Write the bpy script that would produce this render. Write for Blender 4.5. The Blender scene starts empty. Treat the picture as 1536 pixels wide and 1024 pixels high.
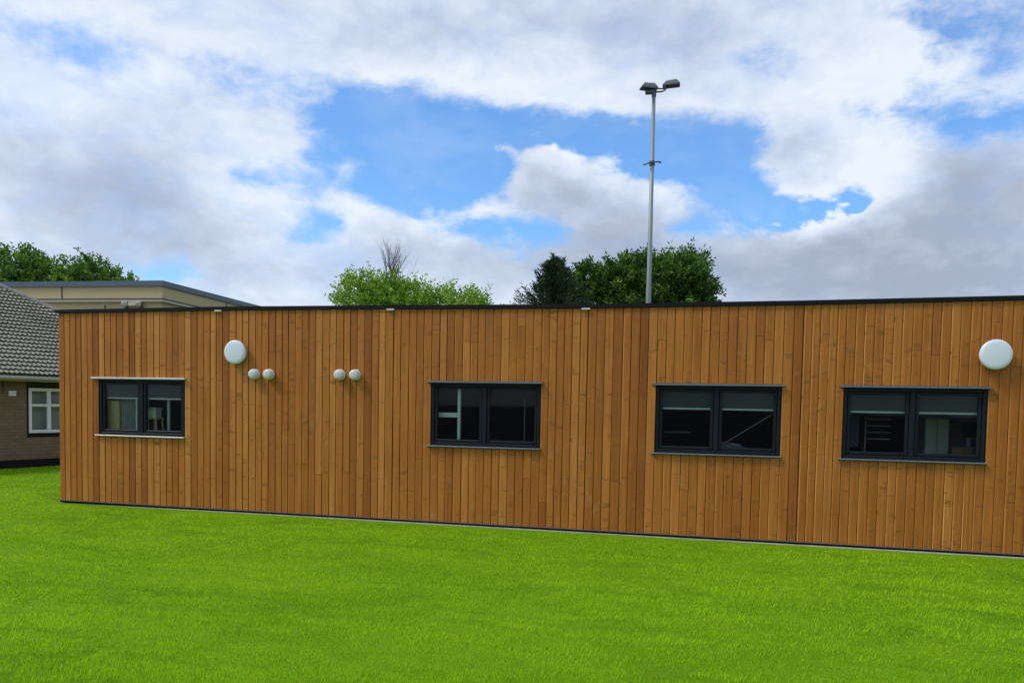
import bpy, math, random
import numpy as np
from math import radians, sin, cos, tan, atan2, asin, degrees, pi
from mathutils import Vector, Matrix
random.seed(7)
S = bpy.context.scene
COL = S.collection

# ------------------------------------------------------------------ camera
F, PX, PY = 1200.0, 767.42, 667.71            # focal length and principal point in photo pixels
yaw, pitch, roll = -.2502, -.0496, .0185
CAM = Vector((9.9565, -10.3848, 1.6518))
fw = Vector((sin(yaw)*cos(pitch), cos(yaw)*cos(pitch), sin(pitch)))
r0 = Vector((cos(yaw), -sin(yaw), 0)); u0 = r0.cross(fw)
rt = r0*cos(roll) + u0*sin(roll); up = u0*cos(roll) - r0*sin(roll)
cd = bpy.data.cameras.new('camera'); cam = bpy.data.objects.new('camera', cd); COL.objects.link(cam)
cam.matrix_world = Matrix(((rt.x, up.x, -fw.x, CAM.x), (rt.y, up.y, -fw.y, CAM.y), (rt.z, up.z, -fw.z, CAM.z), (0, 0, 0, 1)))
cd.sensor_width = 36; cd.sensor_fit = 'HORIZONTAL'; cd.lens = F/1536*36
cd.shift_y = (PY-512)/1536; cd.shift_x = (768-PX)/1536
cd.clip_end = 2000; cd.clip_start = .05
S.camera = cam
def ray(x, y): return fw*F + rt*(x-PX) - up*(y-PY)
def at(x, y, depth): return CAM + ray(x, y)*(depth/F)

# ------------------------------------------------------------------ materials
def newmat(name):
    m = bpy.data.materials.new(name); m.use_nodes = True; m.node_tree.nodes.clear(); return m
class NT:
    def __init__(s, tree): s.t = tree; s.n = tree.nodes; s.l = tree.links
    def node(s, typ, ins=None, **kw):
        n = s.n.new(typ)
        for k, v in kw.items(): setattr(n, k, v)
        if ins:
            for k, v in ins.items():
                if hasattr(v, 'is_output') or isinstance(v, bpy.types.NodeSocket): s.l.new(v, n.inputs[k])
                else: n.inputs[k].default_value = v
        return n
    def m(s, op, a, b=0.0, c=0.0, clamp=False):
        n = s.node('ShaderNodeMath', {0: a, 1: b, 2: c}, operation=op, use_clamp=clamp); return n.outputs[0]
    def vm(s, op, a, b=(0, 0, 0)):
        n = s.node('ShaderNodeVectorMath', {0: a, 1: b}, operation=op); return n
    def mix(s, f, a, b, bt='MIX'):
        n = s.node('ShaderNodeMix', None, data_type='RGBA', blend_type=bt)
        for i, v in ((0, f), (6, a), (7, b)):
            if isinstance(v, bpy.types.NodeSocket): s.l.new(v, n.inputs[i])
            else: n.inputs[i].default_value = (v if i == 0 else (tuple(v)+(1,))[:4])
        return n.outputs[2]
    def ramp(s, f, stops, mode='LINEAR'):
        n = s.node('ShaderNodeValToRGB', {0: f}); r = n.color_ramp; r.interpolation = mode
        while len(r.elements) < len(stops): r.elements.new(0.5)
        for e, (p, c) in zip(r.elements, stops):
            e.position = p; e.color = (c, c, c, 1) if isinstance(c, (int, float)) else (tuple(c)+(1,))[:4]
        return n.outputs[0]
    def noise(s, vec, scale, detail=4, rough=.5, dist=0):
        return s.node('ShaderNodeTexNoise', {'Vector': vec, 'Scale': scale, 'Detail': detail, 'Roughness': rough, 'Distortion': dist})
def simple(name, col, rough=.6, var=.12, nscale=6, metal=0, bump=0.0, spec=.5, dirt=None):
    m = newmat(name); T = NT(m.node_tree)
    tc = T.node('ShaderNodeTexCoord').outputs['Object']
    n = T.noise(tc, nscale, 6, .6)
    c = T.mix(n.outputs[0], tuple(x*(1-var) for x in col), tuple(min(1, x*(1+var)) for x in col))
    if dirt:
        n2 = T.noise(tc, nscale*.35, 8, .65)
        c = T.mix(T.ramp(n2.outputs[0], [(.45, 0), (.72, 1)]), c, dirt)
    ins = {'Base Color': c, 'Roughness': rough, 'Metallic': metal, 'Specular IOR Level': spec}
    if bump:
        b = T.node('ShaderNodeBump', {'Height': T.noise(tc, nscale*6, 4).outputs[0], 'Strength': bump, 'Distance': .01})
        ins['Normal'] = b.outputs[0]
    p = T.node('ShaderNodeBsdfPrincipled', ins)
    o = T.node('ShaderNodeOutputMaterial', {0: p.outputs[0]}); return m

# timber: UV.x = board id + across, UV.y = height ; 'tone' = random per board, plus edge light painted on the chamfers
def timber():
    m = newmat('timber'); T = NT(m.node_tree)
    uv = T.node('ShaderNodeUVMap', uv_map='UVMap').outputs[0]
    tone = T.node('ShaderNodeAttribute', attribute_name='tone').outputs['Fac']
    sx = T.node('ShaderNodeSeparateXYZ', {0: uv})
    x, z = sx.outputs[0], sx.outputs[1]
    def vec(ax, az):
        return T.node('ShaderNodeCombineXYZ', {0: T.m('MULTIPLY', x, ax), 1: T.m('MULTIPLY', z, az), 2: T.m('MULTIPLY', tone, 37.0)}).outputs[0]
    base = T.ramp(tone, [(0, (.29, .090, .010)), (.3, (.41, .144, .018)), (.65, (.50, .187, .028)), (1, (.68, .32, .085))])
    grain = T.noise(vec(90, 1.1), 1, 5, .62, .6).outputs[0]
    c = T.mix(T.ramp(grain, [(.3, 0), (.7, 1)]), (.66, .60, .53), (1.22, 1.20, 1.15))
    c = T.mix(1.0, base, c, 'MULTIPLY')
    soft = T.noise(vec(9, .55), 1, 3, .5).outputs[0]
    c = T.mix(T.ramp(soft, [(.35, .55), (.7, 0)]), c, T.mix(1.0, c, (.80, .70, .55), 'MULTIPLY'))
    # knots with a dark band across the board
    kv = T.node('ShaderNodeTexVoronoi', {'Vector': vec(7.5, 1.35), 'Scale': 1.0, 'Randomness': 1.0}, feature='F1')
    kd = T.m('ADD', kv.outputs['Distance'], T.m('MULTIPLY', T.noise(vec(60, 30), 1, 3).outputs[0], .05))
    c = T.mix(T.ramp(kd, [(.055, .8), (.085, .35), (.13, 0)]), c, (.17, .06, .012))
    band = T.noise(vec(3, 13), 1, 2, .5, .8).outputs[0]
    c = T.mix(T.ramp(band, [(.635, 0), (.68, .66), (.70, .7), (.74, 0)]), c, (.19, .075, .018))
    pale = T.noise(vec(5, 4), 1, 3, .6).outputs[0]
    wv = T.noise(T.node('ShaderNodeTexCoord').outputs['Object'], 1.1, 5, .6).outputs[0]
    c = T.mix(T.ramp(wv, [(.4, .0), (.7, .55)]), c, T.mix(1.0, c, (.80, .68, .55), 'MULTIPLY'))
    c = T.mix(T.ramp(pale, [(.62, 0), (.8, .30)]), c, (.50, .28, .10))
    h = T.m('ADD', grain, T.m('MULTIPLY', T.noise(vec(300, 4), 1, 3).outputs[0], .6))
    b = T.node('ShaderNodeBump', {'Height': h, 'Strength': .35, 'Distance': .003})
    p = T.node('ShaderNodeBsdfPrincipled', {'Base Color': c, 'Roughness': .62, 'Specular IOR Level': .3, 'Normal': b.outputs[0]})
    T.node('ShaderNodeOutputMaterial', {0: p.outputs[0]}); return m

def brick():
    m = newmat('brick'); T = NT(m.node_tree)
    uv = T.node('ShaderNodeUVMap', uv_map='UVMap').outputs[0]
    b = T.node('ShaderNodeTexBrick', {'Vector': uv, 'Color1': (.17, .105, .062, 1), 'Color2': (.235, .15, .09, 1), 'Mortar': (.10, .075, .055, 1),
        'Scale': 1.0, 'Mortar Size': .009, 'Mortar Smooth': .2, 'Bias': 0.0, 'Brick Width': .225, 'Row Height': .075}, offset=.5)
    n = T.noise(uv, 2.2, 6, .6)
    c = T.mix(.5, b.outputs[0], T.mix(n.outputs[0], (.13, .075, .05), (.27, .19, .115)), 'MIX')
    bu = T.node('ShaderNodeBump', {'Height': T.m('SUBTRACT', 1.0, b.outputs['Fac']), 'Strength': .6, 'Distance': .01})
    p = T.node('ShaderNodeBsdfPrincipled', {'Base Color': c, 'Roughness': .9, 'Normal': bu.outputs[0]})
    T.node('ShaderNodeOutputMaterial', {0: p.outputs[0]}); return m

def leafmat(name, dark, light, tip, trans=.35):
    m = newmat(name); T = NT(m.node_tree)
    tone = T.node('ShaderNodeAttribute', attribute_name='tone').outputs['Fac']
    c = T.ramp(tone, [(0, dark), (.6, light), (1, tip)])
    d = T.node('ShaderNodeBsdfPrincipled', {'Base Color': c, 'Roughness': .55, 'Specular IOR Level': .3})
    t = T.node('ShaderNodeBsdfTranslucent', {'Color': c})
    mx = T.node('ShaderNodeMixShader', {0: trans, 1: d.outputs[0], 2: t.outputs[0]})
    T.node('ShaderNodeOutputMaterial', {0: mx.outputs[0]}); return m

def glassmat(name, tint=(.84, .87, .86), ior=1.22):
    m = newmat(name); T = NT(m.node_tree)
    f = T.node('ShaderNodeFresnel', {'IOR': ior})
    a = T.node('ShaderNodeBsdfTransparent', {'Color': tint+(1,)})
    n = T.node('ShaderNodeBump', {'Height': T.noise(T.node('ShaderNodeTexCoord').outputs['Object'], 1.5, 2).outputs[0], 'Strength': .05, 'Distance': .02})
    g = T.node('ShaderNodeBsdfGlossy', {'Roughness': .02, 'Color': (.9, .95, 1, 1), 'Normal': n.outputs[0]})
    mx = T.node('ShaderNodeMixShader', {0: f.outputs[0], 1: a.outputs[0], 2: g.outputs[0]})
    T.node('ShaderNodeOutputMaterial', {0: mx.outputs[0]}); return m

def grassmats():
    out = []
    for nm in ('lawn_ground', 'grass_blades'):
        m = newmat(nm); T = NT(m.node_tree)
        pos = T.node('ShaderNodeNewGeometry').outputs['Position']
        mp = T.node('ShaderNodeMapping', {'Vector': pos, 'Scale': (.55, 1.3, .2), 'Rotation': (0, 0, .25)}).outputs[0]
        n1 = T.noise(mp, .9, 5, .6, .5).outputs[0]
        n2 = T.noise(mp, 6, 4, .6).outputs[0]
        if nm == 'lawn_ground':
            n3 = T.noise(pos, 90, 3, .7).outputs[0]
            f = T.m('ADD', T.m('MULTIPLY', n1, .45), T.m('ADD', T.m('MULTIPLY', n2, .25), T.m('MULTIPLY', n3, .3)))
            c = T.ramp(f, [(.3, (.10, .22, .004)), (.5, (.17, .33, .006)), (.7, (.25, .42, .009))])
            b = T.node('ShaderNodeBump', {'Height': T.m('ADD', n3, n2), 'Strength': .8, 'Distance': .03})
            p = T.node('ShaderNodeBsdfPrincipled', {'Base Color': c, 'Roughness': .8, 'Specular IOR Level': .1, 'Normal': b.outputs[0]})
            T.node('ShaderNodeOutputMaterial', {0: p.outputs[0]})
        else:
            tone = T.node('ShaderNodeAttribute', attribute_name='tone').outputs['Fac']
            f = T.m('ADD', T.m('MULTIPLY', n1, .28), T.m('ADD', T.m('MULTIPLY', n2, .20), T.m('MULTIPLY', tone, .52)))
            c = T.ramp(f, [(.2, (.14, .34, .004)), (.5, (.37, .64, .010)), (.78, (.57, .80, .025))])
            d = T.node('ShaderNodeBsdfPrincipled', {'Base Color': c, 'Roughness': .6, 'Specular IOR Level': .15})
            t = T.node('ShaderNodeBsdfTranslucent', {'Color': c})
            mx = T.node('ShaderNodeMixShader', {0: .4, 1: d.outputs[0], 2: t.outputs[0]})
            T.node('ShaderNodeOutputMaterial', {0: mx.outputs[0]})
        out.append(m)
    return out

M = {}
M['timber'] = timber(); M['brick'] = brick()
M['lawn'], M['grass'] = grassmats()
M['backing'] = simple('dark_backing', (.035, .018, .009), .9)
M['coping'] = simple('black_coping', (.006, .006, .008), .7, .2, spec=.2)
M['black_trim'] = simple('black_trim', (.007, .006, .008), .7, spec=.2)
M['drip'] = simple('drip_edge', (.20, .16, .15), .45, .15)
M['far_ground'] = simple('worn_tarmac', (.075, .075, .068), .95, .25, .8, dirt=(.06, .075, .035))
M['concrete'] = simple('concrete', (.50, .46, .33), .9, .25, 9, dirt=(.24, .24, .12))
M['frame'] = simple('anthracite_frame', (.0075, .011, .015), .5, .12, 3, spec=.2)
M['flash_light'] = simple('pale_aluminium', (.62, .58, .53), .3, .08, 3, metal=.3)
M['flash_grey'] = simple('grey_aluminium', (.17, .175, .18), .3, .12, 3, metal=.4)
M['sillmat'] = simple('sill_aluminium', (.20, .21, .23), .3, .12, 3, metal=.4)
M['glass'] = glassmat('window_glass')
M['white_plastic'] = simple('white_plastic', (.72, .75, .80), .35, .04, 2)
M['rim_plastic'] = simple('rim_plastic', (.50, .50, .47), .35, .06, 3)
M['vent_plastic'] = simple('vent_plastic', (.68, .67, .64), .4, .06, 8, dirt=(.55, .53, .48))
M['tab'] = simple('pale_tab', (.66, .62, .54), .5)
M['tan_panel'] = simple('tan_panel', (.52, .40, .19), .55, .06, .5, dirt=(.47, .36, .165))
M['tan_shadow'] = simple('tan_soffit', (.30, .24, .13), .6)
M['joint'] = simple('panel_joint', (.10, .085, .05), .7)
M['hall_edge'] = simple('roof_edge_metal', (.085, .12, .14), .4, .12, 1)
M['pale_trim'] = simple('pale_trim', (.52, .47, .36), .5)
M['dark_trim'] = simple('dark_trim', (.03, .035, .04), .5)
M['tile'] = simple('concrete_tile', (.26, .24, .19), .9, .25, 1.5, bump=.4, dirt=(.15, .14, .11))
M['gutter'] = simple('pale_gutter', (.40, .37, .31), .5, .1, 2)
M['soffit'] = simple('dark_soffit', (.03, .026, .022), .8)
M['upvc'] = simple('white_upvc', (.72, .74, .75), .3, .04, 2)
M['curtain'] = simple('grey_curtain', (.42, .47, .48), .8, .1, 2)
M['galv'] = simple('galvanised_steel', (.25, .28, .275), .5, .08, 1.2, metal=.3)
M['lamp_body'] = simple('floodlight_body', (.10, .115, .115), .45, .2, 5)
M['lens'] = simple('floodlight_lens', (.05, .055, .055), .4, .1, 5)
M['bark'] = simple('bark', (.09, .07, .05), .95, .35, 14, bump=.6)
M['twig'] = simple('dead_twig', (.16, .145, .135), .9, .2, 20)
M['inner_wall'] = simple('interior_wall', (.24, .26, .22), .85, .1, .7)
M['inner_floor'] = simple('interior_floor', (.06, .055, .05), .6, .2, 1)
M['blind'] = simple('blind_fabric', (.030, .042, .036), .85, .12, 30)
M['bar'] = simple('blind_bar', (.62, .68, .62), .35)
M['postwhite'] = simple('pale_green_paint', (.80, .84, .80), .45)
M['ply'] = simple('tan_board', (.60, .46, .22), .6, .15, 3)
M['teal'] = simple('reflection_teal', (.38, .42, .40), .8, .25, 4)
M['paleobj'] = simple('pale_card', (.74, .78, .62), .7)
M['greyobj'] = simple('grey_plastic', (.42, .47, .44), .5)
M['darkgrey'] = simple('dim_grey_plastic', (.16, .18, .17), .5, .3, 9)
M['blueobj'] = simple('reflection_blue', (.06, .09, .14), .7)
M['darkobj'] = simple('dark_plastic', (.02, .022, .022), .3)
M['brownobj'] = simple('reflection_brown', (.22, .13, .06), .8, .5, 30)
M['leaf_bright'] = leafmat('leaf_bright', (.06, .13, .010), (.20, .36, .022), (.42, .60, .08))
M['leaf_mid'] = leafmat('leaf_mid', (.03, .075, .010), (.11, .22, .022), (.26, .42, .05))
M['leaf_dark'] = leafmat('leaf_dark', (.015, .045, .006), (.075, .17, .015), (.24, .40, .05))
M['needle'] = leafmat('needle', (.008, .024, .007), (.030, .062, .018), (.08, .13, .035), .15)

# ------------------------------------------------------------------ mesh helpers
def tag(o, label, cat, group=None):
    o['label'] = label; o['category'] = cat
    if group: o['group'] = group
    return o
def struct(o): o['kind'] = 'structure'; return o
def empty(name, loc=(0, 0, 0)):
    o = bpy.data.objects.new(name, None); COL.objects.link(o); o.location = loc; o.empty_display_size = .2; return o
def link(name, me, m, parent=None, smooth=False):
    o = bpy.data.objects.new(name, me); COL.objects.link(o)
    if m: me.materials.append(M[m] if isinstance(m, str) else m)
    if smooth:
        me.polygons.foreach_set('use_smooth', [True]*len(me.polygons))
    if parent:
        o.parent = parent
        o.matrix_parent_inverse = Matrix.Identity(4)
        o.location = -parent.location if False else (0, 0, 0)
    return o
class MB:
    """collects shapes in world coordinates; build() links them as one mesh, stored relative to the parent's origin"""
    def __init__(s): s.v = []; s.f = []; s.uv = []; s.tone = []
    def add(s, vs, fs, tone=.5, uvs=None):
        b = len(s.v); s.v += [Vector(v) for v in vs]
        for i, f in enumerate(fs):
            s.f.append([b+k for k in f]); s.tone.append(tone)
            s.uv.append([uvs[k] for k in f] if uvs else [(0, 0)]*len(f))
        return s
    def box(s, x0, x1, y0, y1, z0, z1, B=None, tone=.5):
        vs = [(x, y, z) for x in (x0, x1) for y in (y0, y1) for z in (z0, z1)]
        if B: vs = [B(v) for v in vs]
        s.add(vs, [(0, 1, 3, 2), (4, 6, 7, 5), (0, 4, 5, 1), (2, 3, 7, 6), (0, 2, 6, 4), (1, 5, 7, 3)], tone); return s
    def bevbox(s, x0, x1, y0, y1, z0, z1, c=.006, B=None):
        # box whose front (-y) edges are chamfered
        vs = [(x0, y1, z0), (x1, y1, z0), (x1, y1, z1), (x0, y1, z1),
              (x0, y0+c, z0), (x1, y0+c, z0), (x1, y0+c, z1), (x0, y0+c, z1),
              (x0+c, y0, z0+c), (x1-c, y0, z0+c), (x1-c, y0, z1-c), (x0+c, y0, z1-c)]
        if B: vs = [B(v) for v in vs]
        fs = [(3, 2, 1, 0), (0, 1, 5, 4), (1, 2, 6, 5), (2, 3, 7, 6), (3, 0, 4, 7), (4, 5, 9, 8), (5, 6, 10, 9), (6, 7, 11, 10), (7, 4, 8, 11), (8, 9, 10, 11)]
        s.add(vs, fs); return s
    def tube(s, pts, rad, n=8, cap=True):
        pts = [Vector(p) for p in pts]
        if not isinstance(rad, (list, tuple)): rad = [rad]*len(pts)
        b = []
        for i, p in enumerate(pts):
            t = (pts[min(i+1, len(pts)-1)]-pts[max(i-1, 0)]).normalized()
            a = t.cross(Vector((0.13, 0.21, 1)) if abs(t.z) < .95 else Vector((1, .1, 0))).normalized(); c = t.cross(a)
            b += [p+(a*cos(2*pi*k/n)+c*sin(2*pi*k/n))*rad[i] for k in range(n)]
        fs = [(i*n+k, i*n+(k+1) % n, (i+1)*n+(k+1) % n, (i+1)*n+k) for i in range(len(pts)-1) for k in range(n)]
        if cap: fs += [tuple(range(n))[::-1], tuple((len(pts)-1)*n+k for k in range(n))]
        s.add(b, fs); return s
    def lathe(s, c, prof, axis=(0, -1, 0), n=40):
        """prof: (radius, offset along axis)"""
        ax = Vector(axis).normalized(); a = ax.cross(Vector((0, 0, 1))).normalized(); u = ax.cross(a); c = Vector(c); vs = []
        for r, h in prof: vs += [c+ax*h+(a*cos(2*pi*k/n)+u*sin(2*pi*k/n))*r for k in range(n)]
        fs = [(i*n+k, i*n+(k+1) % n, (i+1)*n+(k+1) % n, (i+1)*n+k) for i in range(len(prof)-1) for k in range(n)]
        fs.append(tuple((len(prof)-1)*n+k for k in range(n))); s.add(vs, fs); return s
    def build(s, name, m, parent=None, smooth=False, attrs=False):
        o0 = parent.matrix_basis.translation.copy() if parent and not parent.parent else Vector((0, 0, 0))
        if parent and parent.parent: o0 = parent.parent.location.copy()
        me = bpy.data.meshes.new(name)
        me.from_pydata([tuple(v-o0) for v in s.v], [], s.f)
        if attrs:
            uvl = me.uv_layers.new(name='UVMap')
            uvl.data.foreach_set('uv', [c for f in s.uv for p in f for c in p])
            at_ = me.attributes.new('tone', 'FLOAT', 'FACE'); at_.data.foreach_set('value', s.tone)
        me.update()
        return link(name, me, m, parent, smooth)

# ------------------------------------------------------------------ timber building
WIN = [(.738, 2.262), (6.155, 7.693), (9.195, 10.722), (11.432, 12.992)]
ZS, ZH = 1.095, 1.94
JOINTS = [0, 2.905, 5.594, 8.304, 10.945, 13.65, 16.35]
TOPZ = {0: 3.0, 2.905: 3.012, 5.594: 2.998, 8.304: 2.975, 10.945: 2.985, 13.65: 3.012, 16.35: 3.012}
L = 16.35; DEPTH = 7.0
tb = empty('timber_building', (0, 0, 0))
tag(tb, 'long single-storey building clad in upright brown timber boards with dark framed windows', 'building')
def topz(x):
    ks = sorted(TOPZ)
    for a, b in zip(ks, ks[1:]):
        if a <= x <= b+1e-6: return TOPZ[a]+(TOPZ[b]-TOPZ[a])*(x-a)/(b-a)
    return 3.0
clad = MB(); bid = [0]
def board(a, b, z0, z1, off=0., open_l=True, tone=None, tr=None):
    """one board, world x from a to b; z0/z1 may differ per side through topz"""
    g = .0030; c = random.uniform(.009, .015); t = .022
    tone = random.betavariate(2.2, 2.2) if tone is None else tone
    w = random.uniform(-.0028, .0018); yl = -t-off-w; yr = -t-off+w
    prof = [(a+g, .0), (a+g, yl+c), (a+g+c, yl), (b-g-.002, yr), (b-g, yr+.003), (b-g, .0)]
    if tr: prof = [(p[0], p[1]) for p in prof]
    n = len(prof); vs = []; uvs = []
    prof[1] = (prof[1][0], yl+c*.8)
    i = bid[0]
    for zz in (z0, z1):
        for k, p in enumerate(prof):
            z = zz if zz < 2.8 else topz(min(max(p[0], 0), L))-.05
            vs.append(Vector((p[0], p[1], z)) if not tr else tr(Vector((p[0], p[1], z))))
            uvs.append((i*3.137+(p[0]-a), z+i*1.71))
    fs = [(k, k+1, n+k+1, n+k) for k in range(n-1)] + [tuple(range(n))[::-1], tuple(range(n, 2*n))]
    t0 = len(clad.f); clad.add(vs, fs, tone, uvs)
    clad.tone[t0+1] = min(1, tone+.42); clad.tone[t0+3] = min(1, tone+.25); clad.tone[t0] = clad.tone[t0+4] = 0  # edge highlights painted as paler chamfer tone; side faces in the gaps darkest
def run(a, b, zz, off, tr=None, carry=None):
    """fill a..b with boards; zz is a list of (z0, z1) pieces"""
    n = max(1, round((b-a)/.1065)); w = (b-a)/n
    xs = [a]+[a+w*k+random.uniform(-.006, .006) for k in range(1, n)]+[b]
    for p, q in zip(xs, xs[1:]):
        bid[0] += 1
        tone = random.betavariate(3.2, 3.4)
        for (z0, z1) in zz:
            bid[0] += 1
            if random.random() < .13 and z1-z0 > .6:        # a butt joint in the board
                zj = random.uniform(z0+.25, z1-.25)
                board(p, q, z0, zj-.0015, off, tone=tone, tr=tr); bid[0] += 1
                board(p, q, zj+.0015, z1, off, tone=min(1, max(0, tone+random.uniform(-.22, .22))), tr=tr)
            else: board(p, q, z0, z1, off, tone=tone, tr=tr)
keys = sorted(set(JOINTS+[x for w in WIN for x in w]))
offs = [0, .003, .001, .003, .002, .003]
for a, b in zip(keys, keys[1:]):
    mid = (a+b)/2; inwin = any(w[0] < mid < w[1] for w in WIN)
    off = offs[[i for i in range(len(JOINTS)-1) if JOINTS[i] <= mid < JOINTS[i+1]][0]]
    aa = a+(.004 if a in JOINTS and a > 0 else 0); bb = b-(.002 if b in JOINTS and b < L else 0)
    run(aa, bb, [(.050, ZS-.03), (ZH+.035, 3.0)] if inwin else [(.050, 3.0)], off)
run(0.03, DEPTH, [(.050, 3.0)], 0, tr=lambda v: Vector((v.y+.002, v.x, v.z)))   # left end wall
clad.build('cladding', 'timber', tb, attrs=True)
# wall behind the boards, with openings
wall = MB(); xs0 = .004
prev = xs0
for a, b in WIN:
    wall.box(prev, a, 0.001, .12, .03, 2.93); wall.box(a, b, 0.001, .12, .03, ZS); wall.box(a, b, 0.001, .12, ZH, 2.93); prev = b
wall.box(prev, L, 0.001, .12, .03, 2.93)
wall.box(.004, .22, .12, DEPTH, .03, 2.93)
wall.box(L-.2, L, .12, DEPTH, .03, 2.93)
wall.build('wall', 'backing', tb)
bw = MB(); prev = .22
BWIN = []
for a, b in BWIN:
    bw.box(prev, a, DEPTH-.2, DEPTH, .03, 2.93); bw.box(a, b, DEPTH-.2, DEPTH, .03, 1.0); bw.box(a, b, DEPTH-.2, DEPTH, 2.1, 2.93); prev = b
bw.box(prev, L-.2, DEPTH-.2, DEPTH, .03, 2.93)
for x in (2.905, 8.304, 10.945): bw.box(x-.05, x+.05, .14, DEPTH-.2, .12, 2.6)
bw.box(.22, L-.2, .122, DEPTH-.2, 2.6, 2.65)
bw.build('inner_wall', 'inner_wall', tb)
MB().box(.22, L-.2, .12, DEPTH-.2, .04, .12).build('inner_floor', 'inner_floor', tb)
# roof + coping (follows the slightly uneven module tops)
rf = MB(); cp = MB()
for a, b in zip(JOINTS, JOINTS[1:]):
    za, zb = TOPZ[a], TOPZ[b]
    def prism(x0, x1, y0, y1, d0, d1, mb):
        vs = [(x0, y0, za+d0), (x1, y0, zb+d0), (x1, y1, zb+d0), (x0, y1, za+d0), (x0, y0, za+d1), (x1, y0, zb+d1), (x1, y1, zb+d1), (x0, y1, za+d1)]
        mb.add(vs, [(3, 2, 1, 0), (4, 5, 6, 7), (0, 1, 5, 4), (1, 2, 6, 5), (2, 3, 7, 6), (3, 0, 4, 7)])
    xa = a-.045 if a == 0 else a
    prism(xa, b, -.05, .16, -.045, 0, cp)
    prism(xa, b, -.046, .16, 0, .005, cp)
    prism(a if a else -.0, b, .16, DEPTH, -.07, -.02, rf)
cp.box(-.045, .16, .16, DEPTH, 2.955, 3.0)
cp.build('coping', 'coping', tb); rf.build('roof', 'coping', tb)
MB().box(.0, L, -.020, .0, .010, .0395).build('base_trim', 'black_trim', tb)
MB().box(-.002, L, -.034, -.002, .040, .0475).build('drip_edge', 'drip', tb)
for x in (2.905-.06, 5.594-.04, 8.304-.03):
    z = topz(x)-.045
    MB().bevbox(x-.055, x+.055, -.058, -.02, z-.022, z-.001, .003).build('bracket', 'tab', tb)
# windows
for i, (a, b) in enumerate(WIN):
    f = MB(); mid = (a+b)/2-.01
    y0, y1 = -.012, .06
    # outer frame
    f.bevbox(a+.004, a+.045, y0, y1, ZS, ZH-.004); f.bevbox(b-.045, b-.004, y0, y1, ZS, ZH-.004)
    f.bevbox(a+.045, b-.045, y0, y1, ZS, ZS+.04); f.bevbox(a+.045, b-.045, y0, y1, ZH-.04, ZH-.004)
    f.bevbox(mid-.03, mid+.03, y0+.001, y1, ZS+.04, ZH-.04)
    fo = f.build('window', 'frame', tb)
    fo['label'] = ['window with pale head flashing and half lowered blinds', 'window with no blinds and a pale cross bar inside', 'window with half lowered blinds and a slanted line imitating a reflection', 'window under the round lamp with half lowered blinds'][i]
    for (p, q) in ((a+.045, mid-.03), (mid+.03, b-.045)):
        s = MB(); w = .042; z0, z1 = ZS+.04, ZH-.04
        for (xa, xb, za, zb) in ((p+.002, p+w, z0+.002, z1-.002), (q-w, q-.002, z0+.002, z1-.002), (p+w, q-w, z0+.002, z0+w), (p+w, q-w, z1-w*.8, z1-.002)):
            s.bevbox(xa, xb, .004, .055, za, zb, .008)
        s.build('sash', 'frame', fo)
        MB().box(p+w-.006, q-w+.006, .026, .032, z0+w-.006, z1-w*.8+.006).build('pane', 'glass', fo)
    # head flashing and sill
    ex = .10 if i == 0 else .045
    MB().bevbox(a-ex, b+.03, -.075, .0, ZH+.004, ZH+.030, .004).build('head_flashing', 'flash_light' if i == 0 else 'flash_grey', fo)
    MB().bevbox(a-.04, b+.012, -.068, .0, ZS-.022, ZS-.004, .004).build('sill', 'sillmat' if i else 'flash_light', fo)
    # reveal lining
    MB().box(a-.0, a+.003, -.02, .118, ZS, ZH).build('reveal', 'frame', fo); MB().box(b-.003, b, -.02, .118, ZS, ZH).build('reveal', 'frame', fo)

# edging strip at the wall foot
ed = MB(); xs_ = [.35, 1.2, 2.2, 3.5, 6, 9, 12, L]; fy = [-.028, -.033, -.041, -.044, -.050, -.047, -.053, -.050]; tz = [.000, .004, .008, .010, .012, .010, .012, .012]
for i in range(7):
    a_, b_ = xs_[i], xs_[i+1]
    ed.add([(a_, fy[i], -.05), (b_, fy[i+1], -.05), (b_, -.026, -.05), (a_, -.026, -.05), (a_, fy[i], tz[i]), (b_, fy[i+1], tz[i+1]), (b_, -.026, tz[i+1]), (a_, -.026, tz[i])],
           [(3, 2, 1, 0), (4, 5, 6, 7), (0, 1, 5, 4), (2, 3, 7, 6)])
struct(ed.build('path_edging', 'concrete'))

# ------------------------------------------------------------------ inside the rooms
def blind(i, p, q, zb, label):
    e = empty('roller_blind', ((p+q)/2, .085, 1.9))
    tag(e, label, 'blind', 'roller blinds half lowered behind the windows')
    MB().box(p, q, .083, .086, zb+.012, 1.93).build('blind_fabric', 'blind', e)
    MB().bevbox(p-.002, q+.002, .076, .092, zb-.012, zb+.012, .004).build('bottom_bar', 'bar', e)
    MB().tube([(p, .10, 1.90), (q, .10, 1.90)], .02, 10).build('roller', 'frame', e)
lab = {0: 'leftmost window', 2: 'third window', 3: 'rightmost window'}
for i in (0, 2, 3):
    a, b = WIN[i]; mid = (a+b)/2-.01
    blind(i, a+.075, mid-.055, 1.655, 'dark roller blind with pale bottom bar, left pane of the '+lab[i])
    blind(i, mid+.055, b-.075, 1.655, 'dark roller blind with pale bottom bar, right pane of the '+lab[i])
def thingmb(name, mb, m, label, cat, group=None):
    o = mb.build(name, m); tag(o, label, cat, group); return o
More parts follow.
